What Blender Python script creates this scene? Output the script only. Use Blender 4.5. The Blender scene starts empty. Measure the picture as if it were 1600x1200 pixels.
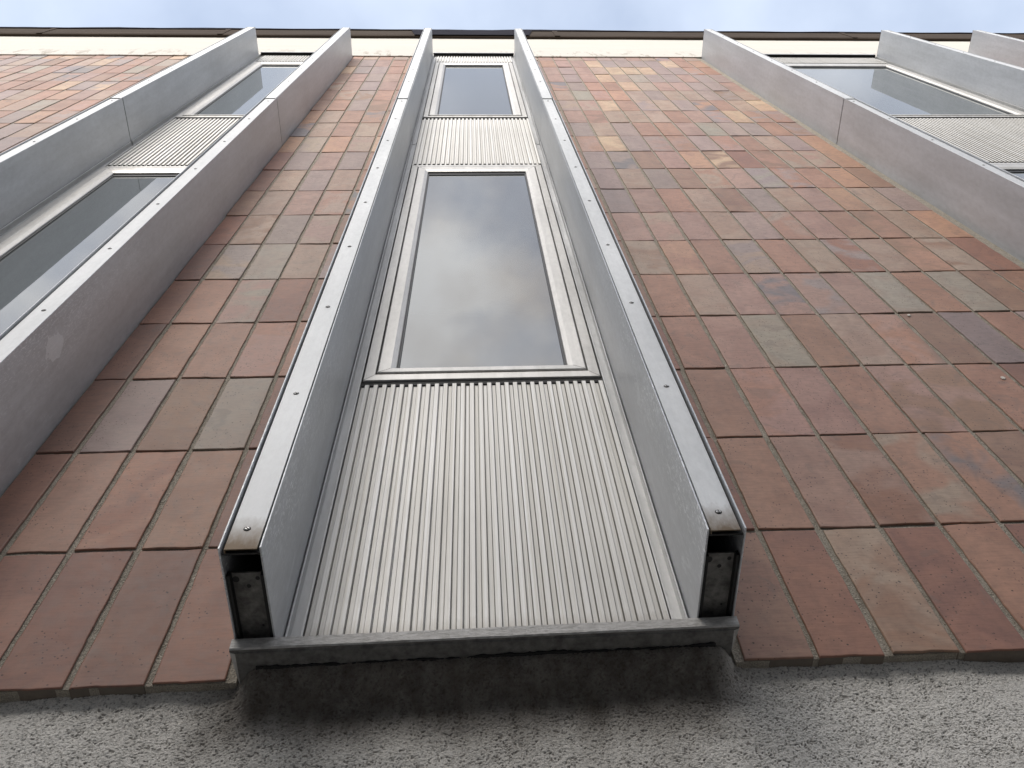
import bpy, math, random
import numpy as np
from mathutils import Matrix, Vector
sc = bpy.context.scene
col = sc.collection
random.seed(7)
RNG = np.random.default_rng(11)

# ------------------------------------------------------------------ camera
cam_d = bpy.data.cameras.new('camera')
cam = bpy.data.objects.new('camera', cam_d)
col.objects.link(cam)
sc.camera = cam
R_ = Vector((0.9976247, -0.0128565, -0.0676728)); U_ = Vector((0.0196744, -0.8883211, 0.4588013)); F_ = Vector((0.0660138, 0.4590429, 0.8859581))
m = Matrix(((R_.x, U_.x, -F_.x, -0.54913), (R_.y, U_.y, -F_.y, -1.08900), (R_.z, U_.z, -F_.z, -1.07356), (0, 0, 0, 1)))
cam.matrix_world = m
cam_d.sensor_width = 36.0
cam_d.lens = 1412.275 * 36.0 / 1600.0
cam_d.shift_x = -(841.901 - 800.0) / 1600.0
cam_d.shift_y = (594.794 - 600.0) / 1600.0
cam_d.clip_start = 0.02
cam_d.clip_end = 2000.0

# ------------------------------------------------------------------ sky, sun, exposure
SUN_EL, SUN_AZ = 33.0, 198.0     # degrees; azimuth measured clockwise from +Y
SKY_STRENGTH = 0.11
world = bpy.data.worlds.new('World')
sc.world = world
world.use_nodes = True
wn = world.node_tree.nodes; wl = world.node_tree.links
wn.clear()
wout = wn.new('ShaderNodeOutputWorld'); bg = wn.new('ShaderNodeBackground')
sky = wn.new('ShaderNodeTexSky'); sky.sky_type = 'NISHITA'; sky.sun_disc = False
sky.sun_elevation = math.radians(SUN_EL); sky.sun_rotation = math.radians(SUN_AZ)
sky.air_density = 1.0; sky.dust_density = 1.2; sky.ozone_density = 1.5
tc = wn.new('ShaderNodeTexCoord')
mp = wn.new('ShaderNodeMapping'); mp.inputs['Scale'].default_value = (1.0, 1.0, 1.6)
mp.inputs['Location'].default_value = (3.1, 0.4, 1.7)
nz = wn.new('ShaderNodeTexNoise'); nz.inputs['Scale'].default_value = 4.4
nz.inputs['Detail'].default_value = 5.0; nz.inputs['Roughness'].default_value = 0.5
rmp = wn.new('ShaderNodeValToRGB')
rmp.color_ramp.elements[0].position = 0.43; rmp.color_ramp.elements[0].color = (0.45, 0.45, 0.45, 1)
rmp.color_ramp.elements[1].position = 0.585; rmp.color_ramp.elements[1].color = (1, 1, 1, 1)
mx = wn.new('ShaderNodeMix'); mx.data_type = 'RGBA'
nz2 = wn.new('ShaderNodeTexNoise'); nz2.inputs['Scale'].default_value = 5.5; nz2.inputs['Detail'].default_value = 4.0
mp2 = wn.new('ShaderNodeMapping'); mp2.inputs['Location'].default_value = (7.3, 2.2, 0.6)
wl.new(tc.outputs['Generated'], mp2.inputs[0]); wl.new(mp2.outputs[0], nz2.inputs['Vector'])
rc = wn.new('ShaderNodeValToRGB')
rc.color_ramp.elements[0].position = 0.38; rc.color_ramp.elements[0].color = (0.62, 0.575, 0.55, 1)
rc.color_ramp.elements[1].position = 0.62; rc.color_ramp.elements[1].color = (0.86, 0.86, 0.87, 1)
sepd = wn.new('ShaderNodeSeparateXYZ'); wl.new(tc.outputs['Generated'], sepd.inputs[0])
mr = wn.new('ShaderNodeMapRange'); mr.inputs['From Min'].default_value = -0.05; mr.inputs['From Max'].default_value = -0.30
wl.new(sepd.outputs[1], mr.inputs['Value'])
mxc = wn.new('ShaderNodeMix'); mxc.data_type = 'RGBA'; mxc.inputs[6].default_value = (0.47, 0.525, 0.62, 1)
wl.new(mr.outputs[0], mxc.inputs[0]); wl.new(rc.outputs[0], mxc.inputs[7])
sc8 = wn.new('ShaderNodeVectorMath'); sc8.operation = 'SCALE'; sc8.inputs['Scale'].default_value = 8.5
wl.new(nz2.outputs['Fac'], rc.inputs[0]); wl.new(mxc.outputs[2], sc8.inputs[0]); wl.new(sc8.outputs[0], mx.inputs[7])
wl.new(tc.outputs['Generated'], mp.inputs[0]); wl.new(mp.outputs[0], nz.inputs['Vector'])
wl.new(nz.outputs['Fac'], rmp.inputs[0]); 
mrz = wn.new('ShaderNodeMapRange'); mrz.inputs['From Min'].default_value = 0.3; mrz.inputs['From Max'].default_value = 0.7
mrz.inputs['To Min'].default_value = 0.48; mrz.inputs['To Max'].default_value = 0.86
wl.new(nz.outputs['Fac'], mrz.inputs['Value'])
mf = wn.new('ShaderNodeMix'); mf.data_type = 'FLOAT'
wl.new(mr.outputs[0], mf.inputs[0]); wl.new(mrz.outputs[0], mf.inputs[2]); wl.new(rmp.outputs[0], mf.inputs[3])
wl.new(mf.outputs[0], mx.inputs[0])
wl.new(sky.outputs[0], mx.inputs[6]); wl.new(mx.outputs[2], bg.inputs['Color'])
bg.inputs['Strength'].default_value = SKY_STRENGTH
wl.new(bg.outputs[0], wout.inputs[0])

sun_d = bpy.data.lights.new('sun', 'SUN'); sun_d.energy = 1.3
sun_d.angle = math.radians(34); sun_d.color = (1.0, 0.95, 0.89)
sun = bpy.data.objects.new('sun', sun_d); col.objects.link(sun)
_e, _a = math.radians(SUN_EL), math.radians(SUN_AZ)
_dir = Vector((math.sin(_a) * math.cos(_e), math.cos(_a) * math.cos(_e), math.sin(_e)))
sun.rotation_euler = _dir.to_track_quat('Z', 'Y').to_euler()
sun.location = (0, -6, 12)
sc.view_settings.view_transform = 'Standard'
sc.view_settings.look = 'None'
sc.view_settings.exposure = 1.13
sc.view_settings.gamma = 1.0

# ------------------------------------------------------------------ node helpers
class NT:
    def __init__(s, name):
        s.m = bpy.data.materials.new(name); s.m.use_nodes = True
        s.n = s.m.node_tree.nodes; s.l = s.m.node_tree.links
        s.b = s.n['Principled BSDF']; s.out = s.n['Material Output']
        s.tc = s.n.new('ShaderNodeTexCoord')
    def set(s, k, v):
        if hasattr(v, 'is_output'): s.l.new(v, s.b.inputs[k])
        else: s.b.inputs[k].default_value = v
        return s
    def map(s, scale=(1, 1, 1), loc=(0, 0, 0), rot=(0, 0, 0), src=None):
        q = s.n.new('ShaderNodeMapping')
        q.inputs['Scale'].default_value = scale; q.inputs['Location'].default_value = loc
        q.inputs['Rotation'].default_value = rot
        s.l.new(src or s.tc.outputs['Object'], q.inputs[0]); return q.outputs[0]
    def noise(s, vec, scale, detail=4, rough=0.55, dist=0.0):
        q = s.n.new('ShaderNodeTexNoise'); s.l.new(vec, q.inputs['Vector'])
        q.inputs['Scale'].default_value = scale; q.inputs['Detail'].default_value = detail
        q.inputs['Roughness'].default_value = rough; q.inputs['Distortion'].default_value = dist
        return q.outputs['Fac']
    def voro(s, vec, scale, feat='F1'):
        q = s.n.new('ShaderNodeTexVoronoi'); q.feature = feat
        s.l.new(vec, q.inputs['Vector']); q.inputs['Scale'].default_value = scale
        return q.outputs['Distance']
    def ramp(s, fac, stops):
        q = s.n.new('ShaderNodeValToRGB'); cr = q.color_ramp
        while len(cr.elements) < len(stops): cr.elements.new(0.5)
        for e, (p, c) in zip(cr.elements, stops):
            e.position = p; e.color = (c, c, c, 1) if isinstance(c, (int, float)) else (*c, 1)
        s.l.new(fac, q.inputs[0]); return q.outputs[0]
    def mix(s, fac, a, b, mode='MIX'):
        q = s.n.new('ShaderNodeMix'); q.data_type = 'RGBA'; q.blend_type = mode
        for i, v in ((0, fac), (6, a), (7, b)):
            if hasattr(v, 'is_output'): s.l.new(v, q.inputs[i])
            else: q.inputs[i].default_value = v if i == 0 else (*v, 1)
        return q.outputs[2]
    def math(s, op, a, b=0.0, c=0.0):
        q = s.n.new('ShaderNodeMath'); q.operation = op
        for i, v in enumerate((a, b, c)):
            if hasattr(v, 'is_output'): s.l.new(v, q.inputs[i])
            else: q.inputs[i].default_value = v
        return q.outputs[0]
    def bump(s, h, strength=0.3, dist=0.002):
        q = s.n.new('ShaderNodeBump'); q.inputs['Strength'].default_value = strength
        q.inputs['Distance'].default_value = dist; s.l.new(h, q.inputs['Height'])
        s.l.new(q.outputs[0], s.b.inputs['Normal']); return s
    def attr(s, name, out='Color'):
        q = s.n.new('ShaderNodeAttribute'); q.attribute_name = name; return q.outputs[out]
    def sep(s, vec):
        q = s.n.new('ShaderNodeSeparateXYZ'); s.l.new(vec, q.inputs[0]); return q.outputs
    def wpos(s):
        g = s.n.new('ShaderNodeNewGeometry'); return g.outputs['Position']

M = {}
# fired clay tiles: colour of each tile in the mesh attributes, flamed patches, pores
t = NT('clay_tile')
P = t.wpos(); sd = t.attr('seed', 'Fac')
cmb = t.n.new('ShaderNodeCombineXYZ'); t.l.new(t.math('MULTIPLY', sd, 37.0), cmb.inputs[1])
t.l.new(t.math('MULTIPLY', sd, 11.0), cmb.inputs[0])
va = t.n.new('ShaderNodeVectorMath'); va.operation = 'ADD'; t.l.new(P, va.inputs[0]); t.l.new(cmb.outputs[0], va.inputs[1])
V = va.outputs[0]
n1 = t.noise(V, 6.5, 3, 0.5, 0.8)
base = t.mix(t.ramp(n1, [(0.42, 0.0), (0.58, 1.0)]), t.attr('tint'), t.attr('tint_b'))
n2 = t.noise(V, 45, 6, 0.7)
base = t.mix(0.55, base, t.ramp(n2, [(0.3, 0.66), (0.5, 0.98), (0.72, 1.22)]), 'MULTIPLY')
n2b = t.noise(t.map((1, 1, 9), src=V), 26, 5, 0.65)
base = t.mix(0.35, base, t.ramp(n2b, [(0.33, 0.6), (0.55, 1.05), (0.75, 1.15)]), 'MULTIPLY')
sm = t.ramp(t.noise(V, 9.0, 4, 0.6, 1.4), [(0.62, 0.0), (0.66, 0.28)])       # smears of slip
base = t.mix(sm, base, (0.17, 0.135, 0.115))
run = t.noise(t.map((1, 1, 0.12), src=P), 14, 5, 0.65)
base = t.mix(0.5, base, t.ramp(run, [(0.32, 0.78), (0.5, 1.0), (0.7, 1.12)]), 'MULTIPLY')
bloom = t.math('MULTIPLY', t.ramp(t.noise(V, 30, 5, 0.75), [(0.60, 0.0), (0.70, 1.0)]), t.ramp(t.noise(P, 6, 3), [(0.5, 0.0), (0.62, 0.10)]))
base = t.mix(bloom, base, (0.60, 0.56, 0.50))
gate = t.ramp(t.noise(V, 14, 2), [(0.46, 0.0), (0.56, 1.0)])
v1 = t.voro(V, 105)
pore = t.math('MULTIPLY', t.ramp(v1, [(0.13, 1.0), (0.20, 0.0)]), gate)
v2 = t.voro(V, 45)
pore2 = t.math('MULTIPLY', t.ramp(v2, [(0.07, 1.0), (0.10, 0.0)]), t.ramp(t.noise(V, 8, 1), [(0.5, 0.0), (0.54, 1.0)]))
pr = t.math('MAXIMUM', pore, pore2)
base = t.mix(t.math('MULTIPLY', pr, 0.85), base, (0.035, 0.025, 0.02))
# grime where mortar was wiped over the edges
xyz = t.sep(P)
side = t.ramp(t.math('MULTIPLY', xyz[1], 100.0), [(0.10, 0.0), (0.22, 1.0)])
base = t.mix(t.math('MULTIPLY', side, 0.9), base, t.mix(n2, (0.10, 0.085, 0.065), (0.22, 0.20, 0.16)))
t.set('Base Color', base).set('Roughness', t.ramp(n2, [(0.3, 0.50), (0.7, 0.62)]))
t.set('Specular IOR Level', 0.4)
hh = t.math('SUBTRACT', t.math('MULTIPLY', n2, 0.5), t.math('MULTIPLY', pr, 1.2))
t.bump(hh, 0.2, 0.001)
M['tile'] = t.m

t = NT('mortar'); P = t.wpos()
n1 = t.noise(P, 30, 5, 0.6); n2 = t.noise(P, 420, 3, 0.7); v1 = t.voro(P, 260)
c = t.mix(t.ramp(n1, [(0.3, 0.0), (0.7, 1.0)]), (0.40, 0.36, 0.295), (0.56, 0.51, 0.43))
c = t.mix(0.8, c, t.ramp(n2, [(0.3, 0.45), (0.6, 1.1), (0.75, 1.5)]), 'MULTIPLY')
t.set('Base Color', c).set('Roughness', 0.95).set('Specular IOR Level', 0.2)
t.bump(t.math('ADD', n2, t.math('MULTIPLY', v1, 0.8)), 0.9, 0.004)
M['mortar'] = t.m

def stucco(name, a, b, stain):
    t = NT(name); P = t.wpos(); x, y, z = t.sep(P)
    n1 = t.noise(P, 5, 4, 0.6); n2 = t.noise(t.map((1, 1, 1.6), src=P), 190, 4, 0.7); n3 = t.noise(P, 700, 2, 0.6)
    c = t.mix(n1, a, b)
    c = t.mix(0.8, c, t.ramp(n2, [(0.34, 0.35), (0.46, 0.95), (0.7, 1.12)]), 'MULTIPLY')
    pit = t.attr('pit', 'Fac')
    c = t.mix(t.math('MULTIPLY', pit, 0.62), c, (0.09, 0.08, 0.068))
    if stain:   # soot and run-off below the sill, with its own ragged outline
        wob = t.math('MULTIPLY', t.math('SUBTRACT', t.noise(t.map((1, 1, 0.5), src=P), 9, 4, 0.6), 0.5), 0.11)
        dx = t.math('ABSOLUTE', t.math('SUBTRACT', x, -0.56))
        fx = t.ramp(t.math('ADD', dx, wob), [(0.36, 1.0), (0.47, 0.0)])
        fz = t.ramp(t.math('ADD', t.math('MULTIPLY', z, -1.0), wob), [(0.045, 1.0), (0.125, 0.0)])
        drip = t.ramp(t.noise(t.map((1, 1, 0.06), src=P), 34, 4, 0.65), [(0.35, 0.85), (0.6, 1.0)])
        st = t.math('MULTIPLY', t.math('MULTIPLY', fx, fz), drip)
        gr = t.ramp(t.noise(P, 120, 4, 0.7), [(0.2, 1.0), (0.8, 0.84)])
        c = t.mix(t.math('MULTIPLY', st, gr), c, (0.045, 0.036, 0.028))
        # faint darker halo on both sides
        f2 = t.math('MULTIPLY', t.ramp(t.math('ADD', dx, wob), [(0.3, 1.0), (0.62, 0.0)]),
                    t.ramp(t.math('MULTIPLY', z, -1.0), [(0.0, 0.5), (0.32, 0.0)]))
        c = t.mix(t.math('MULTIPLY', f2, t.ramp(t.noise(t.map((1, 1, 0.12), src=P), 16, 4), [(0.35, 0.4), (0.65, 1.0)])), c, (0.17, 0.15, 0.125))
    t.set('Base Color', c).set('Roughness', 0.95).set('Specular IOR Level', 0.15)
    t.bump(t.math('ADD', n2, t.math('MULTIPLY', n3, 0.5)), 0.7, 0.003)
    return t.m
M['stucco'] = stucco('roughcast_render', (0.72, 0.695, 0.645), (0.84, 0.82, 0.775), True)

t = NT('cream_render'); P = t.wpos(); x, y, z = t.sep(P)
n1 = t.noise(t.map((0.5, 1, 3), src=P), 3, 5, 0.6)
c = t.mix(n1, (0.62, 0.59, 0.52), (0.72, 0.695, 0.64))
fl = t.math('MULTIPLY', t.ramp(t.noise(t.map((1, 1, 0.35), src=P), 11, 5, 0.7), [(0.6, 0.0), (0.64, 1.0)]),
            t.ramp(z, [(0.0, 1.0), (1.0, 0.0)]))
zz = t.math('DIVIDE', t.math('SUBTRACT', z, 7.0), 0.45)
band = t.ramp(zz, [(0.05, 1.0), (1.0, 0.0)])
fl = t.math('MULTIPLY', t.ramp(t.noise(t.map((1, 1, 0.3), src=P), 9, 5, 0.75), [(0.55, 0.0), (0.58, 1.0)]), band)
c = t.mix(t.math('MULTIPLY', fl, 0.6), c, (0.25, 0.2, 0.14))
t.set('Base Color', c).set('Roughness', 0.9)
t.bump(t.noise(P, 60, 4), 0.3, 0.004)
M['cream'] = t.m

t = NT('roof_edge_sheet'); P = t.wpos()
c = t.mix(t.noise(t.map((0.4, 1, 4), src=P), 4, 5, 0.6), (0.035, 0.026, 0.020), (0.10, 0.078, 0.062))
t.set('Base Color', c).set('Roughness', 0.9).set('Specular IOR Level', 0.1); t.bump(t.noise(P, 20, 4), 0.4, 0.01); M['coping'] = t.m
t = NT('roof_felt'); P = t.wpos()
t.set('Base Color', t.mix(t.noise(P, 8, 5), (0.010, 0.010, 0.018), (0.03, 0.028, 0.038))).set('Roughness', 0.9).set('Specular IOR Level', 0.08)
t.bump(t.noise(P, 40, 4), 0.5, 0.01); M['felt'] = t.m

def metal(name, a, b, rough=(0.34, 0.5), metallic=0.6, speck=0.0, dirt=0.0, streak=(3, 3, 0.25), bump=0.12, fine=0.35):
    t = NT(name); P = t.wpos(); x, y, z = t.sep(P)
    n1 = t.noise(t.map(streak, src=P), 7, 6, 0.62)
    n2 = t.noise(t.map((1, 1, 0.45), src=P), 60, 5, 0.65)
    n3 = t.noise(P, 1.7, 3, 0.5)
    c = t.mix(t.ramp(n1, [(0.3, 0.0), (0.7, 1.0)]), a, b)
    c = t.mix(0.5, c, t.ramp(n3, [(0.3, 0.8), (0.7, 1.12)]), 'MULTIPLY')
    c = t.mix(fine, c, t.ramp(n2, [(0.3, 0.72), (0.6, 1.08)]), 'MULTIPLY')
    rr = t.ramp(t.math('ADD', t.math('MULTIPLY', n1, 0.5), t.math('MULTIPLY', n2, 0.5)), [(0.3, rough[0]), (0.7, rough[1])])
    if speck:   # pitting and run marks, denser towards the front edge of the lower sheets
        sp = t.ramp(t.noise(t.map((1, 1, 0.3), src=P), 210, 4, 0.75), [(0.53, 0.0), (0.59, 1.0)])
        g = t.math('MULTIPLY', t.ramp(t.math('MULTIPLY', y, -1.0), [(0.06, 0.0), (0.2, 1.0)]),
                   t.ramp(t.math('DIVIDE', z, 4.0), [(0.05, 1.0), (0.5, 0.0)]))
        g = t.math('MULTIPLY', g, t.ramp(t.noise(t.map((1, 1, 0.5), src=P), 12, 4), [(0.38, 0.25), (0.6, 1.0)]))
        c = t.mix(t.math('MULTIPLY', t.math('MULTIPLY', sp, g), speck), c, (0.85, 0.87, 0.88))
        # scoured blotches and thin scratches
        bl = t.ramp(t.noise(t.map((1, 1, 0.55), loc=(0.3, 0.1, 0.2), src=P), 10, 5, 0.75, 0.6), [(0.60, 0.0), (0.64, 1.0)])
        bz = t.ramp(t.math('DIVIDE', z, 4.0), [(0.02, 1.0), (0.45, 0.0)])
        c = t.mix(t.math('MULTIPLY', t.math('MULTIPLY', bl, bz), 0.35), c, (0.80, 0.83, 0.85))
        ed = t.math('ADD', t.math('POWER', t.math('DIVIDE', t.math('ADD', y, 0.165), 0.032), 2.0),
                    t.math('ADD', t.math('POWER', t.math('DIVIDE', t.math('SUBTRACT', z, 0.93), 0.055), 2.0),
                           t.math('MULTIPLY', t.math('SUBTRACT', t.noise(P, 22, 4, 0.7), 0.5), 2.2)))
        pa = t.math('MULTIPLY', t.math('LESS_THAN', ed, 0.8), t.math('LESS_THAN', t.math('ABSOLUTE', t.math('ADD', x, 1.547)), 0.02))
        c = t.mix(t.math('MULTIPLY', pa, 0.55), c, (0.80, 0.83, 0.85))
    if dirt:
        d = t.math('MULTIPLY', t.ramp(t.math('ADD', z, t.math('MULTIPLY', n2, 0.06)), [(0.085, 1.0), (0.16, 0.0)]), dirt)
        c = t.mix(d, c, (0.15, 0.105, 0.06))
    t.set('Base Color', c).set('Roughness', rr).set('Metallic', metallic)
    if bump > 0: t.bump(t.math('ADD', n2, t.math('MULTIPLY', n1, 2.0)), bump, 0.002)
    return t.m
M['sheet'] = metal('aluminium_sheet', (0.48, 0.495, 0.51), (0.59, 0.605, 0.625), speck=1.0, metallic=0.3)
M['cap'] = metal('aluminium_cap', (0.62, 0.64, 0.645), (0.75, 0.765, 0.77), rough=(0.5, 0.62), dirt=1.0, metallic=0.3)
M['frame'] = metal('aluminium_frame', (0.54, 0.53, 0.50), (0.68, 0.67, 0.645), rough=(0.38, 0.52), metallic=0.5)
M['rib'] = metal('ribbed_aluminium', (0.56, 0.54, 0.485), (0.87, 0.87, 0.86), rough=(0.5, 0.65), streak=(30, 1, 0.10), metallic=0.4, bump=0.0, fine=0.12, dirt=0.6)
M['ribshade'] = metal('rib_corner_shade', (0.17, 0.16, 0.14), (0.30, 0.29, 0.26), rough=(0.6, 0.8), streak=(30, 1, 0.3), metallic=0.2)  # crease shade of the ribs, put into a darker colour
M['strip'] = metal('aluminium_strip', (0.42, 0.42, 0.41), (0.58, 0.585, 0.58))
M['sill'] = metal('weathered_sill', (0.34, 0.33, 0.31), (0.70, 0.69, 0.67), rough=(0.5, 0.8), metallic=0.3, streak=(9, 9, 30), bump=0.5)
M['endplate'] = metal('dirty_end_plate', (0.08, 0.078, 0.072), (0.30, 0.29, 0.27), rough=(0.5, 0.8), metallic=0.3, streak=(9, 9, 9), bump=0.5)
M['undershade'] = metal('sill_underside_shade', (0.09, 0.088, 0.082), (0.24, 0.235, 0.22), rough=(0.6, 0.85), metallic=0.1, streak=(9, 9, 9), bump=0.6)  # darker sill metal: shade of the underside put into the colour
t = NT('black_gap'); t.set('Base Color', (0.012, 0.012, 0.012, 1)).set('Roughness', 0.7); M['black'] = t.m
t = NT('rubber_gasket'); t.set('Base Color', (0.02, 0.022, 0.026, 1)).set('Roughness', 0.5); M['gasket'] = t.m
t = NT('steel_screw'); t.set('Base Color', (0.35, 0.35, 0.34, 1)).set('Metallic', 0.9).set('Roughness', 0.4); M['screw'] = t.m
t = NT('window_glass'); P = t.wpos()
t.set('Base Color', (0.11, 0.125, 0.122, 1)).set('Roughness', 0.0).set('IOR', 2.6)
t.bump(t.noise(P, 2.2, 2, 0.4), 0.04, 0.01); M['glass'] = t.m
t = NT('ground_asphalt'); P = t.wpos()
c = t.mix(t.noise(P, 3, 6, 0.6), (0.14, 0.135, 0.13), (0.20, 0.195, 0.185))
t.set('Base Color', c).set('Roughness', 0.95); t.bump(t.noise(P, 90, 4), 0.6, 0.01); M['ground'] = t.m

# ------------------------------------------------------------------ mesh helpers
class MB:
    def __init__(s): s.v = []; s.f = []; s.mi = []
    def add(s, vs, fs, mi=0):
        o = len(s.v); s.v += [tuple(p) for p in vs]
        s.f += [tuple(i + o for i in f) for f in fs]; s.mi += [mi] * len(fs)
    def box(s, x0, x1, y0, y1, z0, z1, mi=0, bev=0.0):
        if bev <= 0:
            vs = [(x, y, z) for x in (x0, x1) for y in (y0, y1) for z in (z0, z1)]
            s.add(vs, [(0, 1, 3, 2), (4, 6, 7, 5), (0, 4, 5, 1), (2, 3, 7, 6), (0, 2, 6, 4), (1, 5, 7, 3)], mi)
            return
        b = bev   # chamfered along all edges
        vs = []; idx = {}
        for sx in (0, 1):
            for sy in (0, 1):
                for sz in (0, 1):
                    X = (x0, x1)[sx]; Y = (y0, y1)[sy]; Z = (z0, z1)[sz]
                    dx, dy, dz = (b, -b)[sx], (b, -b)[sy], (b, -b)[sz]
                    for k, p in enumerate(((X, Y + dy, Z + dz), (X + dx, Y, Z + dz), (X + dx, Y + dy, Z))):
                        idx[(sx, sy, sz, k)] = len(vs); vs.append(p)
        f = []
        for a in (0, 1):
            f.append([idx[(a, 0, 0, 0)], idx[(a, 1, 0, 0)], idx[(a, 1, 1, 0)], idx[(a, 0, 1, 0)]])
            f.append([idx[(0, a, 0, 1)], idx[(1, a, 0, 1)], idx[(1, a, 1, 1)], idx[(0, a, 1, 1)]])
            f.append([idx[(0, 0, a, 2)], idx[(1, 0, a, 2)], idx[(1, 1, a, 2)], idx[(0, 1, a, 2)]])
            for c in (0, 1):
                f.append([idx[(a, c, 0, 0)], idx[(a, c, 0, 1)], idx[(a, c, 1, 1)], idx[(a, c, 1, 0)]])
                f.append([idx[(a, 0, c, 0)], idx[(a, 0, c, 2)], idx[(a, 1, c, 2)], idx[(a, 1, c, 0)]])
                f.append([idx[(0, a, c, 1)], idx[(0, a, c, 2)], idx[(1, a, c, 2)], idx[(1, a, c, 1)]])
                for d in (0, 1):
                    f.append([idx[(a, c, d, 0)], idx[(a, c, d, 1)], idx[(a, c, d, 2)]])
        s.add(vs, f, mi)
    def build(s, name, mats, parent=None, loc=None, smooth=False):
        me = bpy.data.meshes.new(name)
        me.from_pydata(s.v, [], s.f)
        for mt in (mats if isinstance(mats, (list, tuple)) else [mats]): me.materials.append(M[mt])
        me.polygons.foreach_set('material_index', s.mi)
        me.update()
        import bmesh
        bm = bmesh.new(); bm.from_mesh(me); bmesh.ops.recalc_face_normals(bm, faces=bm.faces); bm.to_mesh(me); bm.free()
        if smooth: me.polygons.foreach_set('use_smooth', [True] * len(me.polygons))
        o = bpy.data.objects.new(name, me); col.objects.link(o)
        if parent is not None: o.parent = parent
        if loc: o.location = loc
        return o
def empty(name, loc, label, cat, group=None):
    o = bpy.data.objects.new(name, None); col.objects.link(o); o.location = loc
    o.empty_display_size = 0.2
    o['label'] = label; o['category'] = cat
    if group: o['group'] = group
    return o

def vnoise(x, z, seed, cell):
    """smooth value noise on arrays"""
    r = np.random.default_rng(seed); T = r.random((256, 256))
    gx, gz = x / cell + 1000, z / cell + 1000
    ix, iz = np.floor(gx).astype(int), np.floor(gz).astype(int)
    fx, fz = gx - ix, gz - iz
    fx = fx * fx * (3 - 2 * fx); fz = fz * fz * (3 - 2 * fz)
    g = lambda i, j: T[i % 256, j % 256]
    return (g(ix, iz) * (1 - fx) + g(ix + 1, iz) * fx) * (1 - fz) + (g(ix, iz + 1) * (1 - fx) + g(ix + 1, iz + 1) * fx) * fz

# ------------------------------------------------------------------ ground
GZ = -2.62
g = MB(); g.add([(-300, -300, GZ), (300, -300, GZ), (300, 300, GZ), (-300, 300, GZ)], [(0, 1, 2, 3)])
o = g.build('ground', 'ground'); o['kind'] = 'structure'

# ------------------------------------------------------------------ building
HT = 0.3592          # tile course height
PW = 0.125           # tile pitch across
TOPZ = 7.01          # underside of the cream band
XL, XR = -9.0, 9.0
bld = empty('building', (0, 0, GZ), 'facade of red brown clay tiles over grey roughcast under a cream roof band', 'building')
def bpart(mb, name, mats, smooth=False):
    o = mb.build(name, mats, None, smooth=smooth); o.parent = bld; o.matrix_parent_inverse = Matrix.Translation((0, 0, -GZ)); return o

# body behind the facade
b = MB(); b.box(XL, XR, 0.06, 9.0, GZ, 8.30); bpart(b, 'wall_core', 'stucco')
# mortar bed

# tiles ---------------------------------------------------------------
PAL = {  # albedo pairs (main, flamed)
 'r': ((0.270, 0.125, 0.088), (0.215, 0.098, 0.074)),
 's': ((0.370, 0.205, 0.148), (0.315, 0.168, 0.120)),
 'p': ((0.370, 0.235, 0.200), (0.315, 0.190, 0.162)),
 'g': ((0.315, 0.300, 0.255), (0.320, 0.275, 0.228)),
 'b': ((0.370, 0.280, 0.225), (0.340, 0.235, 0.185)),
 'u': ((0.310, 0.245, 0.235), (0.280, 0.215, 0.212)),
 'o': ((0.440, 0.255, 0.165), (0.390, 0.220, 0.150)),
 't': ((0.560, 0.410, 0.275), (0.490, 0.330, 0.225)),
 'd': ((0.215, 0.105, 0.080), (0.180, 0.090, 0.072)),
 'k': ((0.205, 0.180, 0.190), (0.215, 0.180, 0.185)),
 'n': ((0.280, 0.170, 0.120), (0.240, 0.135, 0.098)),
}
RMAP = {  # right of the centre bay, first tile beside the fin
 0: 'nrnrsrrsr', 1: 'rsprssnpsr', 2: 'rsspsnnsrs', 3: 'rspgsbpnksu', 4: 'nsbppppgsgns', 5: 'nnosbsbrbsnr', 6: 'spppbubpnsbo',
 7: 'skpsbnubpobu', 8: 'bubunbpguson', 9: 'suunpotrsspob', 10: 'ostuusupsbuos', 11: 'nubusspguusnp', 12: 'bpsbbbspptsuu',
 13: 'nuptsbbuosbtn', 14: 'sbgpobubbuubb', 15: 'psusstbppuupt', 16: 'ppuptbguupuun', 17: 'upupbtttuuusr', 18: 'pspptuuuutsos', 19: 'bppbpuupbpsbn',
}
LMAP = {0: 'drrrr', 1: 'dsrsr', 2: 'dungr', 3: 'dssps', 4: 'rsgrn', 5: 'dbgbn', 6: 'rbubn', 7: 'nbpbs', 8: 'rbubs', 9: 'rupus',
 10: 'ouobt', 11: 'obsbs', 12: 'obsss', 13: 'nsusp', 14: 'nbusp', 15: 'rpups', 16: 'npups', 17: 'tuuso', 18: 'nupsp', 19: 'sbsbs'}
def tile_kind(field, c, r):
    if field == 'R' and 1 <= c <= len(RMAP.get(r, '')): return RMAP[r][c - 1]
    if field == 'L' and c < 5: return LMAP[r][c]
    if r < 3: return random.choice('rrrsnn')
    return random.choice('pppsssubbuuogtns')

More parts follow.
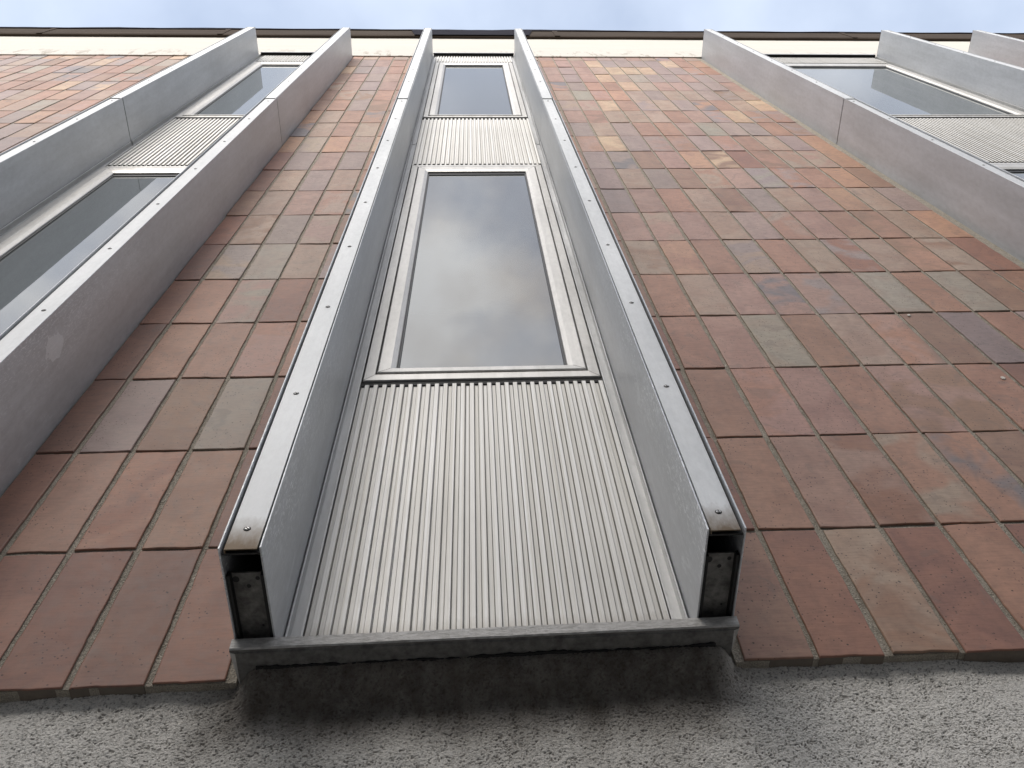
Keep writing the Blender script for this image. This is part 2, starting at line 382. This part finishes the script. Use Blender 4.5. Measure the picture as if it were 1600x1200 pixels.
def tile_field(name, x0, x1, j0, key, far=False, label=None):
    """tiles between x0 and x1, vertical joints at j0 + k*PW"""
    VV = []; FF = []; TA = []; TB = []; SD = []; off = 0
    k0 = math.floor((x0 - j0) / PW)
    k1 = math.ceil((x1 - j0) / PW)
    JW, JH = 0.0058, 0.0038    # half joints
    for ci, k in enumerate(range(k0, k1)):
        ax, bx = max(j0 + k * PW + JW, x0 + 0.004), min(j0 + (k + 1) * PW - JW, x1 - 0.004)
        if bx - ax < 0.034: continue
        for r in range(20):
            az = r * HT + (0.012 if r == 0 else JH); bz = min((r + 1) * HT - JH, TOPZ - 0.002)
            if bz - az < 0.02: continue
            near = (r < 9) and not far
            nx, nzz = (9, 22) if near else (5, 7)
            far_t = not near
            u = np.linspace(0, 1, nx + 1); w = np.linspace(0, 1, nzz + 1)
            e = 0.0012 / (bx - ax); ez = 0.0012 / (bz - az)
            u[1] = e; u[-2] = 1 - e; w[1] = ez; w[-2] = 1 - ez
            if True: u[2] = 2.6 * e; u[-3] = 1 - 2.6 * e; w[2] = 2.6 * ez; w[-3] = 1 - 2.6 * ez
            U, W = np.meshgrid(u, w, indexing='ij')
            jx = RNG.normal(0, 0.0011, 2); jz = RNG.normal(0, 0.0013, 2)
            X = ax + jx[0] + (bx + jx[1] - ax - jx[0]) * U
            Z = az + jz[0] + (bz + jz[1] - az - jz[0]) * W
            s = int(RNG.integers(1, 10 ** 6))
            # ragged outline
            wob = (vnoise(X, Z, s, 0.035) - 0.5) * 0.0040 + (vnoise(X, Z, s + 1, 0.011) - 0.5) * 0.0016
            wob2 = (vnoise(X, Z, s + 2, 0.04) - 0.5) * 0.0020 + (vnoise(X, Z, s + 3, 0.012) - 0.5) * 0.0015
            wob += np.where(W < 0.02, -np.clip(vnoise(X, Z, s + 7, 0.008) - 0.55, 0, 1) * 0.004 + np.clip(vnoise(X, Z, s + 9, 0.012) - 0.7, 0, 1) * 0.007, 0)
            X = X + wob2; Z = Z + wob * (np.abs(W - 0.5) * 2) ** 2
            tx, tz, bow = RNG.normal(0, 0.0005), RNG.normal(0.0003, 0.0005), RNG.normal(0.0002, 0.0003)
            Y = -0.001 + RNG.normal(0, 0.00055) + tx * (U - 0.5) * 2 + tz * (W - 0.5) * 2 - bow * (1 - (2 * W - 1) ** 2)
            Y = Y + (vnoise(X, Z, s + 4, 0.07) - 0.5) * 0.0004
            edge = (U < 1e-6) | (U > 1 - 1e-6) | (W < 1e-6) | (W > 1 - 1e-6)
            Y = Y + np.where(edge, 0.0008, 0.0)
            n = (nx + 1) * (nzz + 1)
            front = np.stack([X, Y, Z], -1).reshape(-1, 3)
            # rim ring to the back
            ring = [i * (nzz + 1) for i in range(nx + 1)] + [nx * (nzz + 1) + j for j in range(1, nzz + 1)] + \
                   [i * (nzz + 1) + nzz for i in range(nx - 1, -1, -1)] + [j for j in range(nzz - 1, 0, -1)]
            back = front[ring].copy()
            back[:, 1] = 0.030 if r == 0 else 0.0075
            VV.append(front); VV.append(back)
            ii = np.arange(n).reshape(nx + 1, nzz + 1)
            q = np.stack([ii[:-1, :-1], ii[1:, :-1], ii[1:, 1:], ii[:-1, 1:]], -1).reshape(-1, 4)
            L = len(ring); rg = np.array(ring); rb = n + np.arange(L)
            q2 = np.stack([rg, rb, np.roll(rb, -1), np.roll(rg, -1)], -1)
            FF.append(q + off); FF.append(q2 + off)
            nv = n + L; off += nv
            a_, b_ = PAL[tile_kind(key, ci, r)]
            mean = np.array((0.400, 0.252, 0.195)); kk = 0.22
            a_ = tuple(np.array(a_) * (1 - kk) + mean * kk); b_ = tuple(np.array(b_) * (1 - kk) + mean * 0.92 * kk)
            jit = RNG.normal(1.10, 0.045) * np.array([1.0, 0.985, 0.94]) * np.array([RNG.normal(1, 0.02), 1, RNG.normal(1, 0.02)])
            TA.append(np.tile(np.r_[np.clip(np.array(a_) * jit, 0, 1), 1], (nv, 1)))
            if RNG.random() < 0.25: b_ = PAL[random.choice('subpnk')][0]
            TB.append(np.tile(np.r_[np.clip(np.array(b_) * jit, 0, 1), 1], (nv, 1)))
            SD.append(np.full(nv, RNG.random()))
    V = np.concatenate(VV); Fc = np.concatenate(FF)
    me = bpy.data.meshes.new(name)
    me.vertices.add(len(V)); me.vertices.foreach_set('co', V.astype(np.float32).ravel())
    me.loops.add(len(Fc) * 4); me.loops.foreach_set('vertex_index', Fc.astype(np.int32).ravel())
    me.polygons.add(len(Fc)); me.polygons.foreach_set('loop_start', np.arange(0, len(Fc) * 4, 4, dtype=np.int32))
    me.update(calc_edges=True)
    for nm, dat in (('tint', TA), ('tint_b', TB)):
        a = me.attributes.new(nm, 'FLOAT_COLOR', 'POINT'); a.data.foreach_set('color', np.concatenate(dat).astype(np.float32).ravel())
    a = me.attributes.new('seed', 'FLOAT', 'POINT'); a.data.foreach_set('value', np.concatenate(SD).astype(np.float32))
    me.materials.append(M['tile']); me.validate()
    me.polygons.foreach_set('use_smooth', [True] * len(me.polygons))
    o = bpy.data.objects.new(name, me); col.objects.link(o)
    o.parent = bld; o.matrix_parent_inverse = Matrix.Translation((0, 0, -GZ))
    return o
# bays: (outer left, inner left, inner right, outer right)
BAYS = [(-2.375, -2.311, -1.612, -1.5473), (-0.944, -0.880, -0.1985, -0.136), (1.412, 1.474, 2.955, 3.018), (3.790, 3.850, 4.540, 4.600)]
for xa, xb in ((-7.5, BAYS[0][0]), (BAYS[0][3], BAYS[1][0]), (BAYS[1][3], BAYS[2][0]), (BAYS[2][3], BAYS[3][0]), (BAYS[3][3], 7.6)):
    b = MB(); b.box(xa, xb, 0.0036, 0.058, 0.012, TOPZ); bpart(b, 'mortar_bed', 'mortar')
tile_field('tile_cladding', -7.5, BAYS[0][0], -2.774, 'X', far=True)
tile_field('tile_cladding', BAYS[0][3], BAYS[1][0], -1.4551, 'L')
tile_field('tile_cladding', BAYS[1][3], BAYS[2][0], 0.0, 'R')
tile_field('tile_cladding', BAYS[2][3], BAYS[3][0], 3.0, 'X', far=True)
tile_field('tile_cladding', BAYS[3][3], 7.6, 4.62, 'X', far=True)

# roughcast base: fine displaced grid where the camera is close, flat sheets around it
def roughcast():
    x0, x1, z0, z1, st = -1.32, 0.34, -0.27, 0.050, 0.00090
    nx, nz_ = int((x1 - x0) / st), int((z1 - z0) / st)
    xs = np.linspace(x0, x1, nx + 1); zs = np.linspace(z0, z1, nz_ + 1)
    X, Z = np.meshgrid(xs, zs, indexing='ij')
    h = (vnoise(X, Z * 1.3, 3, 0.0034) - 0.5) * 0.0016 + (vnoise(X, Z * 1.2, 4, 0.0019) - 0.5) * 0.0011 + (vnoise(X, Z, 5, 0.03) - 0.5) * 0.004
    pn = vnoise(X, Z * 1.5, 6, 0.0026) * 0.8 + vnoise(X + 0.2 * Z, Z * 1.4, 8, 0.010) * 0.2
    pit = np.clip((0.31 - pn) / 0.10, 0, 1)
    h -= pit * 0.0016
    # swells forward to meet the sill
    bump = np.exp(-np.clip(0.018 - Z, 0, 9) ** 2 / 0.048 ** 2) / (1 + np.exp((np.abs(X + 0.54) - 0.392) / 0.007)) * 0.044
    bump += 0.010 * np.exp(-np.clip(0.02 - Z, 0, 9) ** 2 / 0.03 ** 2)
    Y = 0.028 - bump - h
    fade = np.minimum.reduce([(X - x0) / 0.1, (x1 - X) / 0.1, (Z - z0) / 0.1, np.ones_like(X)]); fade = np.clip(fade, 0, 1)
    Y = 0.028 + (Y - 0.028) * fade
    V = np.stack([X, Y, Z], -1).reshape(-1, 3)
    ii = np.arange(len(V)).reshape(nx + 1, nz_ + 1)
    q = np.stack([ii[:-1, :-1], ii[1:, :-1], ii[1:, 1:], ii[:-1, 1:]], -1).reshape(-1, 4)
    base = len(V)
    ex = np.array([(XL, .028, GZ), (x0, .028, GZ), (x1, .028, GZ), (XR, .028, GZ), (XL, .028, z0), (x0, .028, z0), (x1, .028, z0), (XR, .028, z0),
                   (XL, .028, z1), (x0, .028, z1), (x1, .028, z1), (XR, .028, z1)])
    V = np.concatenate([V, ex])
    q3 = np.array([(0, 1, 5, 4), (1, 2, 6, 5), (2, 3, 7, 6), (4, 5, 9, 8), (6, 7, 11, 10)]) + base
    Fc = np.concatenate([q, q3])
    me = bpy.data.meshes.new('roughcast_base')
    me.vertices.add(len(V)); me.vertices.foreach_set('co', V.astype(np.float32).ravel())
    me.loops.add(len(Fc) * 4); me.loops.foreach_set('vertex_index', Fc.astype(np.int32).ravel())
    me.polygons.add(len(Fc)); me.polygons.foreach_set('loop_start', np.arange(0, len(Fc) * 4, 4, dtype=np.int32))
    me.update(calc_edges=True)
    a = me.attributes.new('pit', 'FLOAT', 'POINT')
    a.data.foreach_set('value', np.r_[pit.ravel(), np.zeros(len(ex))].astype(np.float32))
    me.materials.append(M['stucco'])
    me.polygons.foreach_set('use_smooth', [True] * len(me.polygons))
    o = bpy.data.objects.new('roughcast_base', me); col.objects.link(o)
    o.parent = bld; o.matrix_parent_inverse = Matrix.Translation((0, 0, -GZ))
roughcast()

# cream band under the roof and the roof edge
b = MB()
xs = np.linspace(XL, XR, 241)
zb = TOPZ + (vnoise(xs, xs * 0, 31, 0.35) - 0.5) * 0.016
v = []; f = []
for x, z in zip(xs, zb): v += [(x, 0.05, z), (x, -0.010, z), (x, -0.010, 8.30), (x, 0.05, 8.30)]
for i in range(len(xs) - 1):
    a = i * 4
    for j in range(3): f.append((a + j, a + j + 1, a + 5 + j, a + 4 + j))
b.add(v, f); bpart(b, 'roof_band', 'cream')
b = MB()
segs = [XL, -7.1, -4.6, -2.95, -1.05, 0.25, 1.9, 3.2, 5.2, 7.0, XR]
xs = np.linspace(XL, XR, 361)
v = []; f = []
for x in xs:
    dz = (vnoise(np.array([x]), np.array([0.]), 77, 0.5)[0] - 0.5) * 0.03
    v += [(x, 0.05, 8.185), (x, -0.034, 8.180 + dz * .3), (x, -0.041, 8.21 + dz * .3), (x, -0.039, 8.56 + dz), (x, 0.05, 8.60 + dz), (x, 0.5, 8.62)]
for i in range(len(xs) - 1):
    a = i * 6
    for j in range(5): f.append((a + j, a + j + 1, a + 7 + j, a + 6 + j))
b.add(v, f)
for s_ in segs[1:-1]: b.box(s_, s_ + 0.05, -0.045, -0.038, 8.18, 8.56)
bpart(b, 'roof_edge', 'coping')
b = MB(); v = []; f = []
for x in xs:
    n_ = vnoise(np.array([x]), np.array([3.]), 79, 0.45)[0]
    t_ = 8.575 + 0.10 * max(0, n_ - 0.25) + 0.02 * vnoise(np.array([x]), np.array([3.]), 80, 0.08)[0]
    lo = 8.565 - (0.375 if -1.1 < x < 0.02 else 0.0)
    v += [(x, -0.047, lo), (x, -0.048, t_), (x, 0.0, t_ + 0.03), (x, 1.0, t_ + 0.02)]
for i in range(len(xs) - 1):
    a = i * 4
    for j in range(3): f.append((a + j, a + j + 1, a + 5 + j, a + 4 + j))
b.add(v, f); bpart(b, 'roof_felt', 'felt')
b = MB(); b.box(XL, XR, 0.06, 9.0, 8.31, 8.56); bpart(b, 'roof', 'felt')

# ------------------------------------------------------------------ window bays
SEAM = 3.752
YF = -0.24     # front edge of the fins
def mitred(mb, x0, x1, z0, z1, prof, mi=0):
    """closed profile swept round an opening; prof = (dx, dz_bottom, dz_top, y) offsets outward"""
    n = len(prof); vs = []
    for dx, db, dt, y in prof:
        vs += [(x0 - dx, y, z0 - db), (x1 + dx, y, z0 - db), (x1 + dx, y, z1 + dt), (x0 - dx, y, z1 + dt)]
    fs = []
    for i in range(n - 1):
        for k in range(4):
            k2 = (k + 1) % 4
            fs.append((i * 4 + k, i * 4 + k2, (i + 1) * 4 + k2, (i + 1) * 4 + k))
    mb.add(vs, fs, mi)

def ribs(mb, x0, x1, z0, z1, yv=-0.0035, dep=0.0075, pitch=0.0222):
    n = max(2, round((x1 - x0) / pitch)); p = (x1 - x0) / n
    prof = []
    for i in range(n):
        a = x0 + i * p
        j = random.gauss(0, 0.00025)
        prof += [(a, yv), (a + 0.055 * p, yv), (a + 0.41 * p + j, yv), (a + 0.455 * p + j, yv - 0.0001), (a + 0.475 * p + j, yv - dep + 0.0006), (a + 0.51 * p + j, yv - dep),
                 (a + 0.925 * p + j, yv - dep), (a + 0.96 * p + j, yv - dep + 0.0006), (a + 0.985 * p + j, yv - 0.0004)]
    prof.append((x1, yv))
    zs = [z0 + (z1 - z0) * i / 6 for i in range(7)]
    vs = []; m_ = len(prof)
    for z in zs: vs += [(x, y, z) for x, y in prof]
    fs = [(k * m_ + i, k * m_ + i + 1, (k + 1) * m_ + i + 1, (k + 1) * m_ + i) for k in range(6) for i in range(m_ - 1)]
    o0 = len(vs)    # sheet thickness at the lower end
    vs += [(x, y + 0.0016, z0) for x, y in prof]
    fs += [(i, i + 1, o0 + i + 1, o0 + i) for i in range(m_ - 1)]
    mb.add(vs, fs)
    per = 9; mb.mi = [1 if (f_[0] < o0 and f_[1] == f_[0] + 1 and f_[0] % m_ % per in (0, 2, 3)) else 0 for f_ in mb.f]  # corner faces get the painted crease shade

screw_mesh = None
def make_screw(parent, x, y, z, seed):
    global screw_mesh
    if screw_mesh is None:
        mb = MB(); n = 14; vs = []
        for rr, yy in ((0.0044, 0.0), (0.0042, -0.0012), (0.0030, -0.0020)):
            vs += [(rr * math.cos(2 * math.pi * i / n), yy, rr * math.sin(2 * math.pi * i / n)) for i in range(n)]
        fs = [(k * n + i, k * n + (i + 1) % n, (k + 1) * n + (i + 1) % n, (k + 1) * n + i) for k in range(2) for i in range(n)]
        fs.append(tuple(2 * n + i for i in range(n)))
        mb.add(vs, fs, 0)
        mb.box(-0.0034, 0.0034, -0.0024, -0.0016, -0.0006, 0.0006, 1)
        vs = [(0.0058 * math.cos(2 * math.pi * i / n), -0.0004, 0.0058 * math.sin(2 * math.pi * i / n)) for i in range(n)]
        mb.add(vs, [tuple(range(n))], 1)
        o = mb.build('screw', ['screw', 'black'])
        screw_mesh = o.data; bpy.data.objects.remove(o)
    o = bpy.data.objects.new('screw', screw_mesh); col.objects.link(o); o.parent = parent
    o.location = (x, y, z); o.rotation_euler = (0, random.uniform(0, 3.1), 0)
    return o

def build_bay(k, ztop, label, zbl, zbr):
    ox0, ix0, ix1, ox1 = BAYS[k]
    cx = (ix0 + ix1) / 2
    root = empty('window_bay', (cx, 0, 0), label, 'window bay', 'metal window bays on the tiled facade')
    def P(mb, name, mats, par=None, smooth=False):
        # meshes are written in world coordinates; shift them into the bay's frame
        mb.v = [(x - cx, y, z) for x, y, z in mb.v]
        o = mb.build(name, mats, par or root, smooth=smooth); return o
    gi = 0.1125       # inner face to glass opening
    # backing
    b = MB(); b.box(ix0 + 0.0005, ix1 - 0.0005, 0.012, 0.020, 0.03, 7.0); P(b, 'back_panel', 'black')
    # fins
    for side, (a, c, zb) in enumerate(((ox0, ix0, zbl), (ix1, ox1, zbr))):
        b = MB(); T = 0.0028
        for z0, z1, dy in ((zb, SEAM - 0.004, 0), (SEAM + 0.004, ztop, 0.0)):
            b.box(a, a + T, YF, 0.015, z0, z1, bev=0.0005)
            b.box(c - T, c, YF, 0.015 if side else 0.015, z0, z1, bev=0.0005)
            b.box(a + T, c - T, YF + 0.0125, YF + 0.016, z0 + 0.004, z1, 1)
        b.box(a + 0.0035, c - 0.0035, -0.20, -0.004, SEAM - 0.03, SEAM + 0.03, 1)      # splice plate behind the seam
        b.box(a, c, YF + 0.002, 0.01, ztop, ztop + 0.003, 1)
        fin = P(b, 'side_fin', ['sheet', 'black'])
        for z0, z1 in ((zb + 0.004, SEAM - 0.006), (SEAM - 0.001, ztop - 0.002)):
            up = z0 > 3
            b = MB(); yc = YF + (0.0018 if up else 0.0055)
            g_ = 0.0032 if up else 0.0046
            b.box(a + T + (g_ if side else 0.004), c - T - g_, yc, yc + 0.002, z0, z1, bev=0.0006)
            # turned-back edge of the cap
            b.box(a + T + (g_ if side else 0.004), a + T + g_ + 0.0016, yc + 0.002, yc + 0.007, z0, z1)
            capo = P(b, 'fin_cap', 'cap', fin)
        zz = [0.095 + (zb - 0.045), 0.542, 0.987, 1.433, 1.880, 2.332, 2.785, 3.242, 3.69, 4.272, 4.720, 5.150, 5.590, 6.03, 6.47, 6.86]
        for i, z in enumerate(zz):
            yc = YF + (0.0018 if z > SEAM else 0.0055)
            make_screw(fin, (a + c) / 2 - cx + random.gauss(0, 0.0006), yc, z + random.gauss(0, 0.003), i)
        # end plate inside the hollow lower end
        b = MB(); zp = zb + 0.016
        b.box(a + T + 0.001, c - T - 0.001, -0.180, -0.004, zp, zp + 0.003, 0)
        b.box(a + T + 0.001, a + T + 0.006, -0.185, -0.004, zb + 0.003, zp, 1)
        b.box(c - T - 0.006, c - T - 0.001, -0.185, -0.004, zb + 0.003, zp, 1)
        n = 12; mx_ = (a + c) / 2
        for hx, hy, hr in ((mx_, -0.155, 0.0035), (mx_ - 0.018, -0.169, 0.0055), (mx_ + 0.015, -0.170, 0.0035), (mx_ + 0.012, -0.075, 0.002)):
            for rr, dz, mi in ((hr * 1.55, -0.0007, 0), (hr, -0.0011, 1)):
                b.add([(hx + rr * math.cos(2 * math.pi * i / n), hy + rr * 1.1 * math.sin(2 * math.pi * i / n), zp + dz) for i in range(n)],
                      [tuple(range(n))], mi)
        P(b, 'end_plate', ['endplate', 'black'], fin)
    # sill
    b = MB()
    def sz(x): return zbl + (zbr - zbl) * (x - ox0) / (ox1 - ox0)
    prof = [(0.02, 0.0), (-0.062, 0.0), (-0.0632, -0.0012), (-0.0628, -0.0205), (-0.0600, -0.0225), (-0.0560, -0.0225), (-0.0548, -0.0250), (-0.012, -0.0262), (0.02, -0.0262)]
    X = list(np.linspace(ox0 - 0.003, ox1 + 0.003, 25)); vs = []
    for i, x in enumerate(X):
        for j, (y, z) in enumerate(prof):
            xx = x
            if j >= 6: xx = min(max(x, ox0 + 0.006), ox1 - 0.006)
            vs.append((xx, y + (random.gauss(0, 0.0004) if j in (1, 2, 3) else 0), sz(x) - 0.001 + z))
    n = len(prof); fs = []
    for i in range(len(X) - 1):
        for j in range(n - 1): fs.append((i * n + j, i * n + j + 1, (i + 1) * n + j + 1, (i + 1) * n + j))
    fs += [tuple(range(n)), tuple((len(X) - 1) * n + j for j in range(n))]
    b.add(vs, fs)
    b.mi = [1 if (i < (len(X) - 1) * (n - 1) and i % (n - 1) >= 4) else 0 for i in range(len(b.f))]  # downward faces take the metal with painted underside shade
    # open crack between the sill and the render below it
    k0_ = len(b.f); vs = []
    XC = list(np.linspace(ox0 + 0.035, ox1 - 0.035, 180)); yj = 0.0
    for x in XC:
        yj = 0.8 * yj + random.gauss(0, 0.0011)
        vs += [(x, -0.030 + yj, sz(x) - 0.0275), (x, -0.030 + yj, sz(x) - 0.0300 + 0.3 * yj), (x, 0.0, sz(x) - 0.0300), (x, 0.0, sz(x) - 0.0275)]
    b.add(vs, [(i * 4 + j, i * 4 + (j + 1) % 4, i * 4 + 4 + (j + 1) % 4, i * 4 + 4 + j) for i in range(len(XC) - 1) for j in range(4)], 2)
    b.mi[k0_:] = [2] * (len(b.f) - k0_)
    P(b, 'sill', ['sill', 'undershade', 'black'])
    # side strips between fins and panels
    gx0, gx1 = ix0 + gi, ix1 - gi          # glass opening
    tx0, tx1 = gx0 - 0.084, gx1 + 0.084    # outer trim
    for side in (0, 1):
        b = MB()
        for z0, z1 in ((0.05, SEAM - 0.012), (SEAM + 0.002, 6.99)):
            if side == 0:
                b.box(ix0 + 0.0025, tx0 - 0.0015, -0.003, 0.010, z0, z1, bev=0.0006)
                b.box(ix0 + 0.0025, ix0 + 0.0060, -0.024, -0.0025, z0, z1, bev=0.0006)
                b.box(tx0 - 0.0065, tx0 - 0.0015, -0.0085, -0.0025, z0, z1, bev=0.0006)
            else:
                b.box(tx1 + 0.0015, ix1 - 0.0025, -0.003, 0.010, z0, z1, bev=0.0006)
                b.box(ix1 - 0.0060, ix1 - 0.0025, -0.024, -0.0025, z0, z1, bev=0.0006)
                b.box(tx1 + 0.0015, tx1 + 0.0065, -0.0085, -0.0025, z0, z1, bev=0.0006)
        P(b, 'trim_strip', 'strip')
    # ribbed panels
    for z0, z1 in ((0.052, 1.002), (3.302, 4.385), (6.672, 6.985)):
        b = MB(); ribs(b, tx0, tx1, z0, z1)
        P(b, 'ribbed_panel', ['rib', 'ribshade'])
    # windows
    for z0, z1 in ((1.096, 3.155), (4.480, 6.510)):
        b = MB()
        lo = 0.85 if z0 > 3 else 1.0
        # sash
        prof = [(0.0, 0.0, 0.0, 0.006), (0.0, 0.0, 0.0, -0.0080), (0.0015, 0.0015, 0.0015, -0.0100), (0.014, 0.012 * lo, 0.020, -0.0165),
                (0.044, 0.034 * lo, 0.062, -0.0175), (0.047, 0.0365 * lo, 0.0665, -0.0155), (0.047, 0.0365 * lo, 0.0665, 0.009)]
        mitred(b, gx0, gx1, z0, z1, prof)
        # outer trim
        prof = [(0.0515, 0.0395 * lo, 0.080, 0.009), (0.0515, 0.0395 * lo, 0.080, -0.0120), (0.0530, 0.0415 * lo, 0.082, -0.0135),
                (0.079, 0.070 * lo, 0.116, -0.0125), (0.0808, 0.0718 * lo, 0.1178, -0.0105), (0.0808, 0.0718 * lo, 0.1178, 0.009)]
        mitred(b, gx0, gx1, z0, z1, prof)
        # mitre joints: hairline gaps filled with dark sealant
        for sx in (-1, 1):
            xg = gx0 if sx < 0 else gx1
            for (zg, sgn) in ((z0, -1), (z1, 1)):
                hs = ((0.012 * lo, 0.034 * lo), (0.0415 * lo, 0.070 * lo)) if sgn < 0 else ((0.020, 0.062), (0.080, 0.116))
                for (w0, w1), (h0, h1), ya, yb in (((0.014, 0.044), hs[0], -0.0168, -0.0178), ((0.052, 0.079), hs[1], -0.0138, -0.0129)):
                    p0 = (xg + sx * w0, zg + sgn * h0); p1 = (xg + sx * w1, zg + sgn * h1)
                    dx, dz = p1[0] - p0[0], p1[1] - p0[1]; L = math.hypot(dx, dz); nx_, nz_ = -dz / L * 0.0005, dx / L * 0.0005
                    b.add([(p0[0] - nx_, ya, p0[1] - nz_), (p1[0] - nx_, yb, p1[1] - nz_), (p1[0] + nx_, yb, p1[1] + nz_), (p0[0] + nx_, ya, p0[1] + nz_)], [(0, 1, 2, 3)], 1)
        # shadow gaps around
        b.box(tx0, tx1, -0.0068, 0.010, z0 - 0.093 * lo, z0 - 0.074 * lo, 1)
        b.box(tx0, tx1, -0.0045, 0.010, z1 + 0.1185, z1 + 0.146, 1)
        win = P(b, 'window', ['frame', 'black'])
        b = MB()
        prof = [(0.0, 0.0, 0.0, 0.004), (0.0, 0.0, 0.0, -0.003), (-0.0055, -0.0045, -0.026, -0.0025), (-0.0065, -0.0055, -0.027, 0.0012)]
        mitred(b, gx0 + 0.0005, gx1 - 0.0005, z0 + 0.0005, z1 - 0.0005, prof)
        P(b, 'gasket', 'gasket', win)
        b = MB(); b.box(gx0 - 0.001, gx1 + 0.001, 0.001, 0.007, z0 - 0.001, z1 + 0.001)
        P(b, 'glass_pane', 'glass', win)
    # head: shadow gap and drip flashing under the cream band
    b = MB(); b.box(ix0 + 0.002, ix1 - 0.002, -0.0035, 0.011, 6.985, 7.006, 1)
    zf = 7.012
    b.box(ix0 + 0.001, ix1 - 0.001, -0.032, -0.0105, zf - 0.004, zf, 1)
    b.box(ix0 + 0.001, ix1 - 0.001, -0.034, -0.0105, zf + 0.0005, zf + 0.035)
    P(b, 'head_flashing', ['strip', 'black'])
    return root
build_bay(0, 6.93, 'narrow aluminium window bay at the left, its glass reflecting the side fin', 0.04, 0.05)
build_bay(1, 6.93, 'narrow aluminium window bay in the centre, standing on its own sill above the roughcast', 0.04, 0.05)
build_bay(2, 6.98, 'wide aluminium window bay right of the broad tile field', 0.04, 0.05)
build_bay(3, 7.02, 'aluminium window bay cut off by the right edge, only its left fin showing', 0.04, 0.05)

# unseen house added across the street; it keeps the low sky off the lower part of the facade
def opposite_blocker():
    y0 = -9.8; ht = 7.7
    root = empty('building', (0, y0, GZ), 'plain rendered house added across the street, unseen behind the viewer, to shade the lower facade', 'building')
    def Q(mb, name, mats, par=None):
        mb.v = [(x, y - y0, z - GZ) for x, y, z in mb.v]
        return mb.build(name, mats, par or root)
    b = MB(); b.box(-22, 22, y0 - 9, y0, GZ, ht); Q(b, 'wall', 'blocker_render')
    b = MB(); b.box(-22.3, 22.3, y0 - 9.3, y0 + 0.35, ht, ht + 0.25); Q(b, 'roof', 'coping')
    for zi in (-1.5, 1.6, 4.7):
        for i in range(-9, 10):
            x = i * 2.3
            b = MB(); b.box(x - 0.62, x + 0.62, y0 + 0.001, y0 + 0.045, zi - 0.06, zi + 1.56); w = Q(b, 'window', 'cream')
            b = MB(); b.box(x - 0.54, x + 0.54, y0 + 0.02, y0 + 0.052, zi + 0.02, zi + 1.48); Q(b, 'pane', 'glass', w)
t = NT('blocker_render'); P_ = t.wpos()
t.set('Base Color', t.mix(t.noise(P_, 2, 5), (0.20, 0.18, 0.16), (0.28, 0.26, 0.23))).set('Roughness', 0.9); M['blocker_render'] = t.m
opposite_blocker()

# two flecks of white paint on the tiles
for (x, z, r) in ((0.848, 0.985, 0.0055), (0.778, 1.412, 0.0045)):
    b = MB(); n = 14
    rr = [r * (1 + 0.25 * random.random()) for _ in range(n)]
    vs = [(x + rr[i] * math.cos(2 * math.pi * i / n), -0.0030, z + 1.5 * rr[i] * math.sin(2 * math.pi * i / n)) for i in range(n)]
    vs += [(x + 0.7 * rr[i] * math.cos(2 * math.pi * i / n), -0.0048, z + 1.05 * rr[i] * math.sin(2 * math.pi * i / n)) for i in range(n)]
    b.add(vs, [(i, (i + 1) % n, n + (i + 1) % n, n + i) for i in range(n)] + [tuple(range(n, 2 * n))])
    bpart(b, 'paint_fleck', 'cream')
